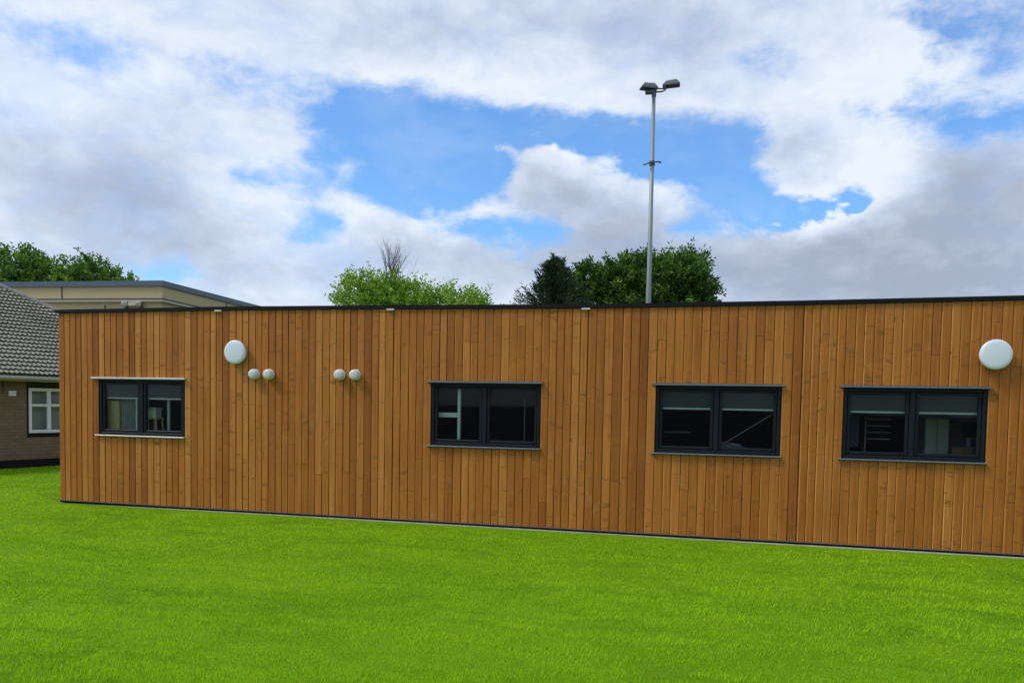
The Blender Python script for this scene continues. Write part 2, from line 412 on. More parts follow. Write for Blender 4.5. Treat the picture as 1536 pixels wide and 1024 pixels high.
# first window
thingmb('cupboard', MB().bevbox(.74, .97, .14, .5, .12, 1.62), 'ply', 'tan cupboard door seen through the left pane of the leftmost window', 'cupboard')
cu = MB(); nn = 72
cu.add([(.98+k*.0044, .18+.022*sin(k*.72)+dy_, z_) for dy_ in (0, .004) for z_ in (.15, 2.3) for k in range(nn)],
       [(k, k+1, nn+k+1, nn+k) for k in range(nn-1)]+[(2*nn+k+1, 2*nn+k, 3*nn+k, 3*nn+k+1) for k in range(nn-1)]+[(nn+k, nn+k+1, 3*nn+k+1, 3*nn+k) for k in range(nn-1)])
thingmb('curtain', cu, 'teal', 'grey-green curtain hanging behind the left pane of the leftmost window', 'curtain')
thingmb('post', MB().bevbox(1.305, 1.328, .10, .13, .12, 2.3, .003), 'postwhite', 'thin pale post at the right edge of the left pane of the leftmost window', 'post')
thingmb('post', MB().bevbox(1.475, 1.51, .10, .14, .12, 2.3, .003), 'postwhite', 'thick pale post beside the middle bar in the right pane of the leftmost window', 'post')
thingmb('post', MB().bevbox(1.835, 1.875, .14, .17, .12, 2.3, .003), 'greyobj', 'grey post behind the right pane of the leftmost window', 'post')
st = empty('stool', (1.55, .24, .12)); tag(st, 'tall stool under a pale box behind the leftmost window', 'stool')
MB().bevbox(1.46, 1.63, .15, .32, 1.34, 1.37).build('seat', 'ply', st)
for sx, sy in ((0, 0), (1, 0), (0, 1), (1, 1)):
    MB().tube([(1.475+.14*sx, .165+.14*sy, 1.34), (1.43+.25*sx, .14+.24*sy, .12)], .014, 6).build('leg', 'leaf_mid' if False else 'ply', st)
bx = empty('storage_box', (1.55, .24, 1.371)); tag(bx, 'small pale box with a lid standing on the stool behind the leftmost window', 'box')
MB().bevbox(1.475, 1.61, .16, .30, 1.371, 1.49).build('box_body', 'paleobj', bx); MB().bevbox(1.465, 1.62, .15, .31, 1.49, 1.52).build('lid', 'bar', bx)
MB()
for k in range(5): thingmb('bowl', MB().lathe((1.96+.012*(-1)**k, .19, 1.11+.043*k), [(.0, -.001), (.055, 0), (.06, .03), (.05, .042)], (0, 0, 1), 14), 'greyobj', 'grey bowl in the small stack behind the right pane of the leftmost window', 'bowl', 'bowls stacked inside the leftmost window')
# second window: pale frame with a crossbar
fr = empty('display_frame', (6.4, .14, .12)); tag(fr, 'pale upright with a short crossbar behind the left pane of the second window', 'frame')
MB().bevbox(6.492, 6.535, .12, .16, .12, 1.875, .004).build('upright', 'postwhite', fr)
MB().bevbox(6.2, 6.491, .125, .155, 1.475, 1.54, .004).build('crossbar', 'postwhite', fr)
thingmb('pole', MB().tube([(7.33, .6, .12), (7.33, .6, 1.75)], .006, 8), 'greyobj', 'thin grey rod standing behind the right pane of the second window', 'pole')
# third window: pole and bundle added in place of a vehicle-like reflection
thingmb('reflection_pole', MB().tube([(9.98, .13, 1.17), (10.62, .13, 1.60)], .008, 8), 'darkgrey', 'thin grey pole standing in for a slanted reflection, right pane of the third window', 'pole')
bd = MB(); nu, nv = 28, 14; vs_ = []
for i in range(nv+1):
    for j in range(nu):
        th = pi*i/nv; ph = 2*pi*j/nu; q = 1+.18*sin(3*ph+2*th)+.12*sin(5*th-ph*2)
        vs_.append((10.12+.22*q*sin(th)*cos(ph), .22+.09*q*sin(th)*sin(ph), 1.15+.075*q*cos(th)*(1-.5*sin(th)*cos(ph))))
bd.add(vs_, [(i*nu+j, i*nu+(j+1) % nu, (i+1)*nu+(j+1) % nu, (i+1)*nu+j) for i in range(nv) for j in range(nu)])
thingmb('reflection_bundle', bd, 'darkgrey', 'grey lumpy bundle standing in for a vehicle-like reflection, right pane of the third window', 'bundle')
thingmb('shelf_rail', MB().bevbox(9.28, 9.62, .5, .53, 1.33, 1.35, .003), 'darkgrey', 'thin grey shelf rail behind the left pane of the third window', 'rail')
# fourth window: objects added in place of the scene reflected in the glass
cab = empty('reflection_cabinet', (12.4, 1.1, .12)); tag(cab, 'pale two-door cabinet standing in for reflections in the right pane of the rightmost window', 'reflection_cabinet')
MB().box(12.58, 12.86, 1.0, 1.4, .12, 1.60).build('reflection_carcass', 'greyobj', cab)
for k in (0, 1): MB().bevbox(12.585+k*.14, 12.715+k*.14, .98, .999, .16, 1.58, .004).build('reflection_door', 'paleobj', cab)
mo = empty('reflection_monitor', (12.95, .8, 1.3)); tag(mo, 'black screen standing in for reflections in the right pane of the rightmost window', 'reflection_monitor')
MB().bevbox(12.95, 13.13, .78, .81, 1.36, 1.56).build('reflection_screen', 'darkobj', mo); MB().box(13.02, 13.06, .80, .83, .12, 1.36).build('reflection_stand', 'greyobj', mo)
thingmb('reflection_basket', MB().bevbox(12.74, 12.98, .35, .5, 1.10, 1.25, .01), 'brownobj', 'brown wicker basket standing in for reflections in the right pane of the rightmost window', 'reflection_basket')
thingmb('reflection_backdrop', MB().box(12.5, 13.6, 1.45, 1.48, .5, 1.75), 'teal', 'pale green board standing in for the reflected backdrop, right pane of the rightmost window', 'board')
thingmb('reflection_board', MB().bevbox(11.55, 11.72, .6, .62, 1.2, 1.62), 'blueobj', 'blue board standing in for reflections in the left pane of the rightmost window', 'board')
sh = empty('reflection_shelves', (12.0, 1.0, .12)); tag(sh, 'open grey shelves standing in for reflections, left half of the window under the right lamp', 'shelves')
for k in range(4): MB().box(11.853, 12.15, .9, 1.1, 1.30+.085*k, 1.312+.085*k).build('reflection_shelf', 'greyobj', sh)
MB().box(11.84, 11.853, .9, 1.1, .12, 1.6).build('reflection_side_panel', 'greyobj', sh)

# ------------------------------------------------------------------ lamps and vents on the cladding
def wall_light(x, z, label):
    e = empty('wall_light', (x, -.026, z)); tag(e, label, 'lamp', 'round wall lamps')
    b = MB().lathe((x, -.024, z), [(.150, 0), (.155, .012), (.155, .042), (.162, .048), (.163, .056)]); b.build('base', 'rim_plastic', e, True)
    g = MB().lathe((x, -.024, z), [(.166, .050), (.172, .062), (.173, .080), (.168, .094), (.158, .102), (.13, .106), (.07, .109), (.01, .110)]); g.build('diffuser', 'white_plastic', e, True)
wall_light(3.165, 2.352, 'large white round lamp above a pair of small vents near the left end')
wall_light(13.03, 2.338, 'large white round lamp above the rightmost window')
def vent(x, z, label):
    e = empty('wall_vent', (x, -.026, z)); tag(e, label, 'vent', 'small round wall vents')
    MB().lathe((x, -.024, z), [(.070, 0), (.078, .01), (.078, .034), (.060, .040), (.054, .052)], n=28).build('vent_base', 'vent_plastic', e, True)
    MB().lathe((x, -.024, z), [(.060, .052), (.071, .055), (.073, .070), (.070, .085), (.058, .098), (.04, .104), (.01, .106)], n=28).build('vent_cap', 'vent_plastic', e, True)
vent(3.455, 2.036, 'small white round vent nearest to the left round lamp')
vent(3.69, 2.036, 'small white round vent, right one of the pair beside the left round lamp')
vent(4.805, 2.04, 'small white round vent, left one of the pair between lamp and second window')
vent(5.04, 2.04, 'small white round vent, the one nearest to the second window')

# ------------------------------------------------------------------ brick bungalow
P0 = Vector((-5.7995, 4.3112, 0)); azb = radians(17)
df = Vector((sin(azb), cos(azb), 0)); nb = Vector((-cos(azb), sin(azb), 0))
# local: x along facade, y inward, z up
def BB(v): return P0+df*v[0]+nb*v[1]+Vector((0, 0, v[2]))
LB, LF, ZE, DB = 5.22, -11.0, 2.16, 9.0
bg = empty('brick_bungalow', P0); tag(bg, 'low brown brick house with a grey tiled hip roof at the left edge', 'house')
wl = MB(); wl2 = MB()
def bwall(x0, x1, z0, z1, mb=wl):
    vs = [BB((x0, 0, z0)), BB((x1, 0, z0)), BB((x1, 0, z1)), BB((x0, 0, z1)), BB((x0, .25, z0)), BB((x1, .25, z0)), BB((x1, .25, z1)), BB((x0, .25, z1))]
    uvs = [(x0, z0), (x1, z0), (x1, z1), (x0, z1)]*2
    mb.add(vs, [(0, 1, 2, 3), (7, 6, 5, 4), (0, 4, 5, 1), (1, 5, 6, 2), (2, 6, 7, 3), (3, 7, 4, 0)], .5, uvs)
wx0, wx1 = .60, 2.2
bwall(LF, wx0, .19, 2.0); bwall(wx1, LB, .19, 2.0); bwall(wx0, wx1, .19, .70)
vs = [BB((LB, 0, .19)), BB((LB, DB, .19)), BB((LB, DB, 2.0)), BB((LB, 0, 2.0))]
wl.add(vs, [(0, 1, 2, 3)], .5, [(0, .19), (DB, .19), (DB, 2.0), (0, 2.0)])
wl.build('wall', 'brick', bg, attrs=True)
MB().box(LF, LB+.01, -.015, .2, -.1, .19, BB).build('plinth', 'black_trim', bg)
MB().box(wx0, wx1, -.012, .2, 1.895, 2.0, BB).build('lintel', 'soffit', bg)
MB().box(LF, LB, -.32, .0, 2.001, 2.04, BB).build('soffit', 'soffit', bg)
MB().box(LF-.3, LB+.3, -.345, -.321, 2.0, 2.11, BB).build('fascia', 'gutter', bg)
g = MB()
g.tube([BB((LF-.3, -.39, 2.075)), BB((LB+.3, -.39, 2.075))], .05, 10); g.build('gutter', 'gutter', bg, True)
wn = MB()
wn.box(wx0, wx0+.06, .03, .16, .70, 1.895, BB).box(wx0+.06, wx1, .03, .16, .70, .80, BB).box(wx0+.06, wx1, .03, .16, 1.86, 1.895, BB)
wn.build('dark_surround', 'black_trim', bg)
w = MB(); X0, X1, Z0, Z1 = wx0+.06, wx1, .80, 1.86
w.bevbox(X0, X0+.075, .02, .09, Z0, Z1, .008, BB)
w.bevbox(X0+.075, X1, .02, .09, Z0, Z0+.075, .008, BB).bevbox(X0+.075, X1, .02, .09, Z1-.075, Z1, .008, BB)
w.bevbox(X0+.075, X1, .02, .09, 1.42, 1.485, .008, BB)
for xm in (1.13, 1.68): w.bevbox(xm-.045, xm+.045, .015, .09, Z0+.075, 1.42, .008, BB).bevbox(xm-.045, xm+.045, .015, .09, 1.485, Z1-.075, .008, BB)
wo = w.build('window', 'upvc', bg)
MB().box(X0+.07, X1, .045, .05, Z0+.07, Z1-.07, BB).build('pane', 'glass', wo)
MB().box(X0+.02, X1, .19, .20, Z0, Z1, BB).build('curtain', 'curtain', wo)
ag = MB().bevbox(.20, .36, -.03, -.001, 1.66, 1.78, .006, BB)
for k in range(4): ag.box(.215, .345, -.036, -.0305, 1.675+.026*k, 1.688+.026*k, BB)
ag.build('air_vent', 'upvc', bg)
hk = MB().tube([BB((.07, -.001, 1.92)), BB((.07, -.05, 1.90)), BB((.07, -.05, 1.76)), BB((.07, -.001, 1.75))], .014, 6); hk.build('pipe_bracket', 'dark_trim', bg)
# roof: courses of wavy interlocking tiles as real relief
pt = radians(32); gauge = .185; wave = .11
tl = MB(); xL, xR = LF-.35, LB+.40; y0r = -.40
run_max = (DB+.8)/2
rows = int(run_max/cos(pt)/gauge)
for r in range(rows):
    s0, s1 = r*gauge, (r+1)*gauge+.04
    yA, yB = y0r+s0*cos(pt), y0r+s1*cos(pt)
    zA, zB = 2.12+s0*sin(pt)+.062, 2.12+s1*sin(pt)+.004
    xr = xR-(s0*cos(pt)); n = int((xr-xL)/(wave/6)); n = max(n, 2)
    sh_ = (r % 2)*0
    lo = []; up_ = []; bot = []; rec = []
    for k in range(n+1):
        x = xL+(xr-xL)*k/n; ph = (x+sh_)/wave*2*pi
        h = .026*(.5+.5*sin(ph))**1.5+.004*sin(r*7.3+k*.31)
        jit = .0
        lo.append(BB((x, yA, zA+h))); up_.append(BB((min(x, xR-s1*cos(pt)+.02), yB, zB+h))); bot.append(BB((x, yA+.001, zA+h-.014))); rec.append(BB((x, yA+.09, zA+h+.03)))
    vs = lo+up_+bot+rec; m_ = n+1
    fs = [(k, k+1, m_+k+1, m_+k) for k in range(n)]+[(2*m_+k, 2*m_+k+1, k+1, k) for k in range(n)]+[(3*m_+k, 3*m_+k+1, 2*m_+k+1, 2*m_+k) for k in range(n)]
    tl.add(vs, fs)
# other slopes (plain sheets with the same pitch): right hip end and back
zr = 2.12+run_max*tan(pt)
ym = y0r+run_max
A, Bv, Cc, D = BB((xR, y0r, 2.13)), BB((xR, DB+.4, 2.13)), BB((xR-run_max, ym, zr)), BB((xL, DB+.4, 2.13))
E_ = BB((xL, ym, zr)); Fv = BB((xL, y0r, 2.13))
tl.add([A, Bv, Cc, D, E_, Fv], [(0, 1, 2), (1, 3, 4, 2), (5, 4, 3)])
tl.build('roof_tiles', 'tile', bg)
# hip and ridge caps
hc = MB(); nseg = 17
for k in range(nseg):
    p = A.lerp(Cc, k/nseg)+Vector((0, 0, .02)); q = A.lerp(Cc, (k+1.12)/nseg)+Vector((0, 0, .03))
    hc.tube([p, q], [.085, .07], 8)
hc.tube([Cc+Vector((0, 0, .04)), E_+Vector((0, 0, .04))], .09, 8)
hc.build('hip_cap', 'tile', bg)

# ------------------------------------------------------------------ tan hall behind
HD = 26.0
hc0 = at(243, 421, HD); azh = radians(-4.5)
hx = Vector((cos(azh), -sin(azh), 0)); hy = Vector((sin(azh), cos(azh), 0))
O = Vector((hc0.x, hc0.y, 0)); ZT = hc0.z
def HB(v): return O+hx*v[0]+hy*v[1]+Vector((0, 0, v[2]))
hl = empty('flat_roof_hall', O); tag(hl, 'tan panelled hall with a flat grey-edged roof behind the brick house', 'building')
pm = HD/F   # metres per photo pixel at the corner
za = ZT-8*pm; zb = ZT-26*pm; zc = ZT-32*pm
LX, LY = -22.0, 24.0
MB().box(LX, 0.0, 0.0, LY, zb, za, HB).build('upper_panel', 'tan_panel', hl)
MB().box(LX, -.12, .12, LY-.12, -.2, zb, HB).build('lower_wall', 'tan_panel', hl)
MB().box(LX-.05, .07, -.07, LY+.05, za, ZT, HB).build('roof_edge', 'hall_edge', hl)
MB().box(LX-.05, .03, -.03, LY+.05, zb-1.6*pm, zb-.001, HB).build('dark_ledge', 'dark_trim', hl)
MB().box(LX-.02, .015, -.015, LY+.02, zc+1.2*pm, zb-1.6*pm-.001, HB).build('pale_ledge', 'pale_trim', hl)
for x in (-3.66, -7.4, -11.1, -14.8): MB().box(x-.03, x+.03, -.006, .01, zb, za, HB).build('panel_joint', 'joint', hl)
for x in (-2.15, -5.8, -9.5): MB().box(x-.03, x+.03, .112, .13, 0, zb-.2, HB).build('panel_joint', 'joint', hl)
for y in (4, 8, 12, 16, 20): MB().box(-.01, .006, y-.03, y+.03, zb, za, HB).build('panel_joint', 'joint', hl)
# security light on the hall
sl = empty('security_light', at(195, 452, HD)); tag(sl, 'small white twin-headed security light under the ledge of the tan hall', 'lamp')
c = sl.location
MB().bevbox(-1.16, -.86, -.10, .118, zc-.12, zc-.0, .01, HB).build('housing', 'pale_trim', sl)
for x in (-1.30, -.80):
    cc = HB((x, -.06, zc-.05)); MB().lathe(cc, [(.05, -.10), (.085, -.02), (.10, .06), (.09, .07), (.02, .075)], (.1, -1, -.45), 14).build('lamp_head', 'pale_trim', sl, True)
for x in (-1.35, -.80): MB().bevbox(x, x+.06, -.05, .118, zc-.26, zc-.12, .004, HB).build('mounting_leg', 'joint', sl)

# ------------------------------------------------------------------ floodlight pole
PD = 34.0
base = at(974.5, 453, PD); topp = at(979, 141, PD)
bx_, by_ = (base.x+topp.x)/2, (base.y+topp.y)/2
zt = topp.z
fp = empty('floodlight_pole', (bx_, by_, 0)); tag(fp, 'tall galvanised steel mast carrying two floodlights behind the timber building', 'light mast')
s_ = PD/F
MB().tube([(bx_, by_, 0), (bx_, by_, zt*.45), (bx_, by_, zt*.46), (bx_, by_, zt)], [.145, .115, .105, .075], 14).build('mast', 'galv', fp, True)
MB().bevbox(bx_-.25, bx_+.25, by_-.25, by_+.25, 0, .03).build('base_plate', 'galv', fp)
zc_ = at(978, 246, PD).z
rr = Vector((cos(yaw), -sin(yaw), 0)); ff = Vector((sin(yaw), cos(yaw), 0))
c0 = Vector((bx_, by_, zc_))
MB().tube([c0-rr*.36+Vector((0, 0, -.07)), c0-rr*.2-ff*.13+Vector((0, 0, -.03)), c0+rr*.2-ff*.13+Vector((0, 0, .04)), c0+rr*.36+Vector((0, 0, .05))], [.035, .03, .03, .045], 8).tube([c0-Vector((0, 0, .09)), c0+Vector((0, 0, .09))], .125, 14).build('cross_bracket', 'lamp_body', fp)
ct = Vector((bx_, by_, zt))
MB().tube([ct-rr*.35+Vector((0, 0, -.02)), ct+rr*.15+Vector((0, 0, .0)), ct+rr*.36+Vector((0, 0, .02)), ct+rr*.48+Vector((0, 0, .17)), ct+rr*.62+Vector((0, 0, .20))], .035, 8).tube([ct-rr*.1+Vector((0, 0, .13)), ct+rr*.5+Vector((0, 0, .14))], .03, 8).tube([ct-Vector((0, 0, .2)), ct+Vector((0, 0, .1))], .10, 12).build('crossarm', 'lamp_body', fp)
def flood(cen, tilt, yawr, sgn):
    R_ = Matrix.Rotation(yawr, 3, 'Z') @ Matrix.Rotation(tilt, 3, 'Y')
    def B(v): return cen+R_@Vector(v)
    m = MB(); L_, W_, H_ = .36, .20, .18
    # domed trapezoid housing: wide lens below, narrower ribbed top
    lo = [(-L_, -W_, -.06), (L_, -W_, -.06), (L_, W_, -.06), (-L_, W_, -.06)]
    md = [(-L_*.98, -W_, -.0), (L_*.98, -W_, -.0), (L_*.98, W_, -.0), (-L_*.98, W_, -.0)]
    tp = [(-L_*.55, -W_*.6, .15), (L_*.62, -W_*.6, .17), (L_*.62, W_*.6, .17), (-L_*.55, W_*.6, .15)]
    m.add([B(v) for v in lo+md+tp], [(0, 1, 5, 4), (1, 2, 6, 5), (2, 3, 7, 6), (3, 0, 4, 7), (4, 5, 9, 8), (5, 6, 10, 9), (6, 7, 11, 10), (7, 4, 8, 11), (8, 9, 10, 11), (3, 2, 1, 0)])
    for k in range(5): x = -.2+.1*k; m.box(x-.008, x+.008, -W_*.62, W_*.62, .12, .19, B)
    h = m.build('floodlight', 'lamp_body', fp)
    MB().bevbox(-L_*.9, L_*.9, -W_*.9, W_*.9, -.075, -.061, .004, B).build('lens', 'lens', h)
    MB().tube([B((L_*.5*sgn, -W_-.02, -.02)), B((L_*.75*sgn, -W_-.02, -.14)), B((L_*.75*sgn, W_+.02, -.14)), B((L_*.5*sgn, W_+.02, -.02))], .018, 6).build('yoke', 'lamp_body', h)
flood(ct+Vector((0, 0, .16))-rr*.22, radians(2), -yaw*1+.15, 1)
flood(ct+Vector((0, 0, .30))+rr*.72+ff*.0, radians(-4), -yaw*1-.2, -1)
MB().bevbox(bx_-.36, bx_-.02, by_-.12, by_+.12, zt-.06, zt+.05).build('gear_box', 'lamp_body', fp)

# ------------------------------------------------------------------ vegetation
rng = np.random.default_rng(11)
def leaves_mesh(name, cen, dirs, length, width, tone, m, parent):
    """one kite shaped leaf per centre, pointing along dirs"""
    n = len(cen)
    side = np.cross(dirs, rng.normal(size=(n, 3))); side /= np.linalg.norm(side, axis=1, keepdims=True)+1e-9
    nrm = np.cross(dirs, side)
    l = length*rng.uniform(.65, 1.3, n)[:, None]; w_ = width*rng.uniform(.7, 1.2, n)[:, None]
    o0 = np.array(parent.location)
    v = np.stack([cen, cen+dirs*l*.45+side*w_*.5+nrm*w_*.12, cen+dirs*l, cen+dirs*l*.45-side*w_*.5+nrm*w_*.12], 1).reshape(-1, 3)-o0
    me = bpy.data.meshes.new(name); me.vertices.add(4*n); me.vertices.foreach_set('co', v.ravel())
    me.loops.add(4*n); me.loops.foreach_set('vertex_index', np.arange(4*n, dtype=np.int32))
    me.polygons.add(n); me.polygons.foreach_set('loop_start', np.arange(0, 4*n, 4, dtype=np.int32))
    a = me.attributes.new('tone', 'FLOAT', 'FACE'); a.data.foreach_set('value', np.clip(tone, 0, 1).astype(np.float32))
    me.update(calc_edges=True); return link(name, me, m, parent)
def unit(v): return v/(np.linalg.norm(v, axis=-1, keepdims=True)+1e-9)
def tree(name, base, blobs, shoots, per, slen, ll, lw, mat, label, cat, group=None, updir=.35, tone0=.45, trunk_r=.16, spread=.06, extra_tops=0):
    """blobs: list of (dx, dy, z, rx, ry, rz) ellipsoids in camera-right / camera-forward / up axes around the base"""
    e = empty(name, base); tag(e, label, cat, group)
    R3, F3 = np.array(rr), np.array(ff); b0 = np.array(base)
    vol = np.array([b[3]*b[4]*b[5] for b in blobs])**.7; vol /= vol.sum()
    idx = rng.choice(len(blobs), shoots, p=vol); bl = np.array(blobs)[idx]
    d = unit(rng.normal(size=(shoots, 3))); rad = rng.uniform(.35, 1, shoots)**.6
    lump = 1+.16*np.sin(d[:, 0]*5+idx*2.1)*np.cos(d[:, 2]*6+idx)+rng.normal(0, .05, shoots)
    loc = d*bl[:, 3:6]*(rad*lump)[:, None]+bl[:, :3]
    st_ = b0+loc[:, :1]*R3+loc[:, 1:2]*F3; st_[:, 2] = b0[2]+loc[:, 2]
    dw = d[:, :1]*R3+d[:, 1:2]*F3; dw[:, 2] = d[:, 2]
    dw = unit(dw+np.array([0, 0, updir])+rng.normal(0, .35, (shoots, 3)))
    sl_ = slen*rng.uniform(.5, 1.3, shoots)
    t = rng.uniform(0, 1, (shoots, per))
    c_ = st_[:, None]+dw[:, None]*(t*sl_[:, None])[..., None]+rng.normal(0, spread, (shoots, per, 3))
    ld = unit(dw[:, None]*.9+rng.normal(0, .75, (shoots, per, 3)))
    st_tone = rng.normal(tone0, .20, shoots)
    tn = st_tone[:, None]+rng.normal(0, .12, (shoots, per))+.12*t
    # trunk and limbs
    tm = MB(); b = Vector(base); top = max(bb[2] for bb in blobs)
    tm.tube([b, b+Vector((.05, .02, top*.5)), b+Vector((-.03, .05, top))], [trunk_r, trunk_r*.75, trunk_r*.3], 10)
    for bb in blobs:
        for k in range(3):
            q = b+rr*(bb[0]+random.uniform(-.5, .5)*bb[3])+ff*(bb[1]+random.uniform(-.5, .5)*bb[4])+Vector((0, 0, bb[2]+random.uniform(0, .5)*bb[5]))
            s0 = b+Vector((0, 0, top*random.uniform(.3, .6)))
            tm.tube([s0, s0.lerp(q, .5)+Vector((0, 0, .2)), q], [trunk_r*.4, trunk_r*.25, trunk_r*.1], 6)
    tm.build('trunk', 'bark', e)
    leaves_mesh('crown', c_.reshape(-1, 3), ld.reshape(-1, 3), ll, lw, tn.ravel(), mat, e)
    return e
def gb(px, depth):
    """ground point under photo column px at a depth"""
    p = at(px, 500, depth); return Vector((p.x, p.y, 0))
def hz(px, py, depth): return at(px, py, depth).z
mpp = lambda d: d/F
# left trees behind the hall (depth 42)
D = 42.0; k = mpp(D)
z = lambda py: hz(50, py, D)
tree('leafy_tree', gb(35, D), [(-.6, 0, z(431), 52*k, 2.0, 50*k), (.9, .2, z(424), 26*k, 1.4, 30*k), (.0, 0, z(470), 60*k, 2, 60*k), (.2, 0, z(404), 12*k, .8, 24*k)], 1500, 24, .62, .17, .10, 'leaf_mid',
     'leafy green tree rising above the tan hall roof at the far left edge', 'tree', 'trees behind the tan hall', tone0=.5)
tree('leafy_tree', gb(130, D), [(-.4, 0, z(428), 30*k, 1.4, 34*k), (.5, 0, z(425), 28*k, 1.4, 30*k), (1.75, 0, z(434), 26*k, 1.0, 18*k), (.2, 0, z(470), 60*k, 2, 50*k)], 1150, 24, .55, .17, .10, 'leaf_mid',
     'smaller leafy green tree above the tan hall roof, right of the taller one', 'tree', 'trees behind the tan hall', tone0=.5)
# bright bushes in the middle (depth 27)
D = 27.0; k = mpp(D); z = lambda py: hz(600, py, D)
tree('bushy_tree', gb(588, D), [(-1.0, 0, z(452), 30*k, 1.0, 32*k), (-.2, 0, z(450), 32*k, 1.0, 30*k), (.75, 0, z(457), 32*k, 1.0, 26*k), (0, 0, z(500), 72*k, 1.3, 60*k), (-1.55, .1, z(455), 8*k, .3, 32*k)], 1250, 24, .46, .105, .055, 'leaf_bright',
     'bright green bushy tree around the bare twigs, above the roof', 'tree', 'bright bushy trees behind the roof', tone0=.55, spread=.05, trunk_r=.1)
tree('bushy_tree', gb(690, D), [(-.55, 0, z(461), 26*k, .9, 26*k), (.35, 0, z(465), 26*k, .9, 22*k), (.85, 0, z(462), 7*k, .3, 22*k), (0, 0, z(500), 50*k, 1.2, 50*k)], 620, 24, .44, .105, .055, 'leaf_bright',
     'lower bright green bushy tree between the bare twigs and the dark conifer', 'tree', 'bright bushy trees behind the roof', tone0=.55, spread=.05, trunk_r=.1)
# bare tree
def bare(base, top_z, label):
    e = empty('bare_tree', base); tag(e, label, 'tree')
    tr = MB(); br = MB(); b = Vector(base)
    tr.tube([b, b+Vector((.02, 0, top_z*.4)), b+Vector((-.03, .03, top_z*.68)), b+Vector((.02, .0, top_z*.86))], [.07, .055, .035, .014], 7)
    rnd = random.Random(5)
    def twig(p, d, ln, r, lev):
        pts = [p]; rs = [r]; n = 5
        for i in range(n):
            d = (d+Vector((rnd.gauss(0, .10), rnd.gauss(0, .10), .07))).normalized(); p = p+d*(ln/n); pts.append(p); rs.append(r*(1-.75*(i+1)/n))
        br.tube(pts, rs, 5)
        if lev < 2:
            for i in range(1, n):
                for q in range(1):
                    a = rnd.uniform(0, 2*pi); dd = (d*1.0+Vector((cos(a)*.5, sin(a)*.5, .1))).normalized()
                    twig(pts[i], dd, ln*rnd.uniform(.35, .6), rs[i]*.6, lev+1)
    for i in range(17):
        h = top_z*rnd.uniform(.55, .84); a = rnd.uniform(0, 2*pi)
        s = b+Vector((0, 0, h)); side = rnd.uniform(.1, .75)
        twig(s, Vector((cos(a)*side, sin(a)*side, 1)).normalized(), min((top_z-h)*rnd.uniform(.8, 1.0), 1.7), .022, 0)
    tr.build('trunk', 'twig', e); br.build('branches', 'twig', e)
bare(gb(586, 27.3), hz(580, 366, 27.3), 'bare grey twiggy tree sticking up out of the bright bushes')
# conifer
def conifer(base, H, R_, label):
    e = empty('conifer', base); tag(e, label, 'tree')
    b = Vector(base); tr = MB(); tr.tube([b, b+Vector((0, 0, H*.5)), b+Vector((0, 0, H*.97))], [.15, .09, .02], 9)
    C_, D_, T_ = [], [], []
    nb_ = 250
    for i in range(nb_):
        f = (i+.5)/nb_; h = H*(.25+.72*f); a = i*2.39996; ln = R_*(1-f)**.9*random.uniform(.45, 1.25)+.16
        d = Vector((cos(a), sin(a), .15+.9*f)).normalized()
        p = b+Vector((0, 0, h)); pts = []
        for s in range(9):
            q = p+d*(ln*s/8)+Vector((0, 0, .10*ln*(s/8)**2)); pts.append(q)
        tr.tube([pts[0], pts[4], pts[8]], [.02, .012, .004], 4, False)
        for s in range(1, 9):
            for q in range(17):
                fr_ = random.random(); c_ = pts[s-1].lerp(pts[s], fr_)
                dd = (d*.8+Vector((random.gauss(0, .5), random.gauss(0, .5), random.gauss(.15, .4)))).normalized()
                C_.append(c_+Vector((random.gauss(0, .05), random.gauss(0, .05), random.gauss(0, .04)))); D_.append(dd); T_.append(random.gauss(.4+.15*(s/8), .16))
    for i in range(26):
        a = random.uniform(0, 2*pi); h = H*random.uniform(.66, .93); rr_ = random.uniform(0, 1.25)*(1-h/H)**.6
        p0 = b+Vector((cos(a)*rr_, sin(a)*rr_, h)); ln = random.uniform(.5, 1.0)*(1.25-rr_*.4)*.75; d0 = Vector((cos(a)*rr_*.75+random.gauss(0, .1), sin(a)*rr_*.75, 1)).normalized()
        tr.tube([p0, p0+d0*ln], [.02, .004], 4, False)
        for q in range(110):
            t_ = random.random(); dd = (d0*.9+Vector((random.gauss(0, .6), random.gauss(0, .6), random.gauss(.1, .3)))).normalized()
            C_.append(p0+d0*ln*t_); D_.append(dd*(1.0)); T_.append(random.gauss(.5, .16))
    tr.build('trunk', 'bark', e)
    leaves_mesh('needles', np.array(C_), np.array(D_), .20, .035, np.array(T_), 'needle', e)
Dc = 31.0
conifer(gb(830, Dc), hz(824, 390, Dc), 2.9, 'dark blue-green conifer, left neighbour of the broad dark tree')
# dark broad trees behind the mast (depth 38)
D = 38.0; k = mpp(D); z = lambda py: hz(980, py, D)
tree('broadleaf_tree', gb(985, D), [(-1.7, 0, z(430), 28*k, 1.3, 32*k), (-.5, 0, z(427), 36*k, 1.5, 32*k), (1.1, 0, z(426), 36*k, 1.6, 32*k), (1.5, .2, z(444), 32*k, 1.2, 30*k), (.0, 0, z(470), 72*k, 1.8, 58*k), (1.3, 0, z(408), 14*k, .7, 20*k)], 2800, 24, .62, .20, .085, 'leaf_dark',
     'broad dark green tree directly behind the floodlight mast', 'tree', tone0=.42, spread=.07, updir=.5)
tree('broadleaf_tree', gb(878, D), [(0, 0, z(430), 22*k, 1.0, 30*k), (.1, 0, z(470), 40*k, 1.3, 55*k)], 650, 24, .45, .17, .07, 'leaf_dark',
     'small dark green tree between the conifer and the broad tree', 'tree', tone0=.38, spread=.06, updir=.5)

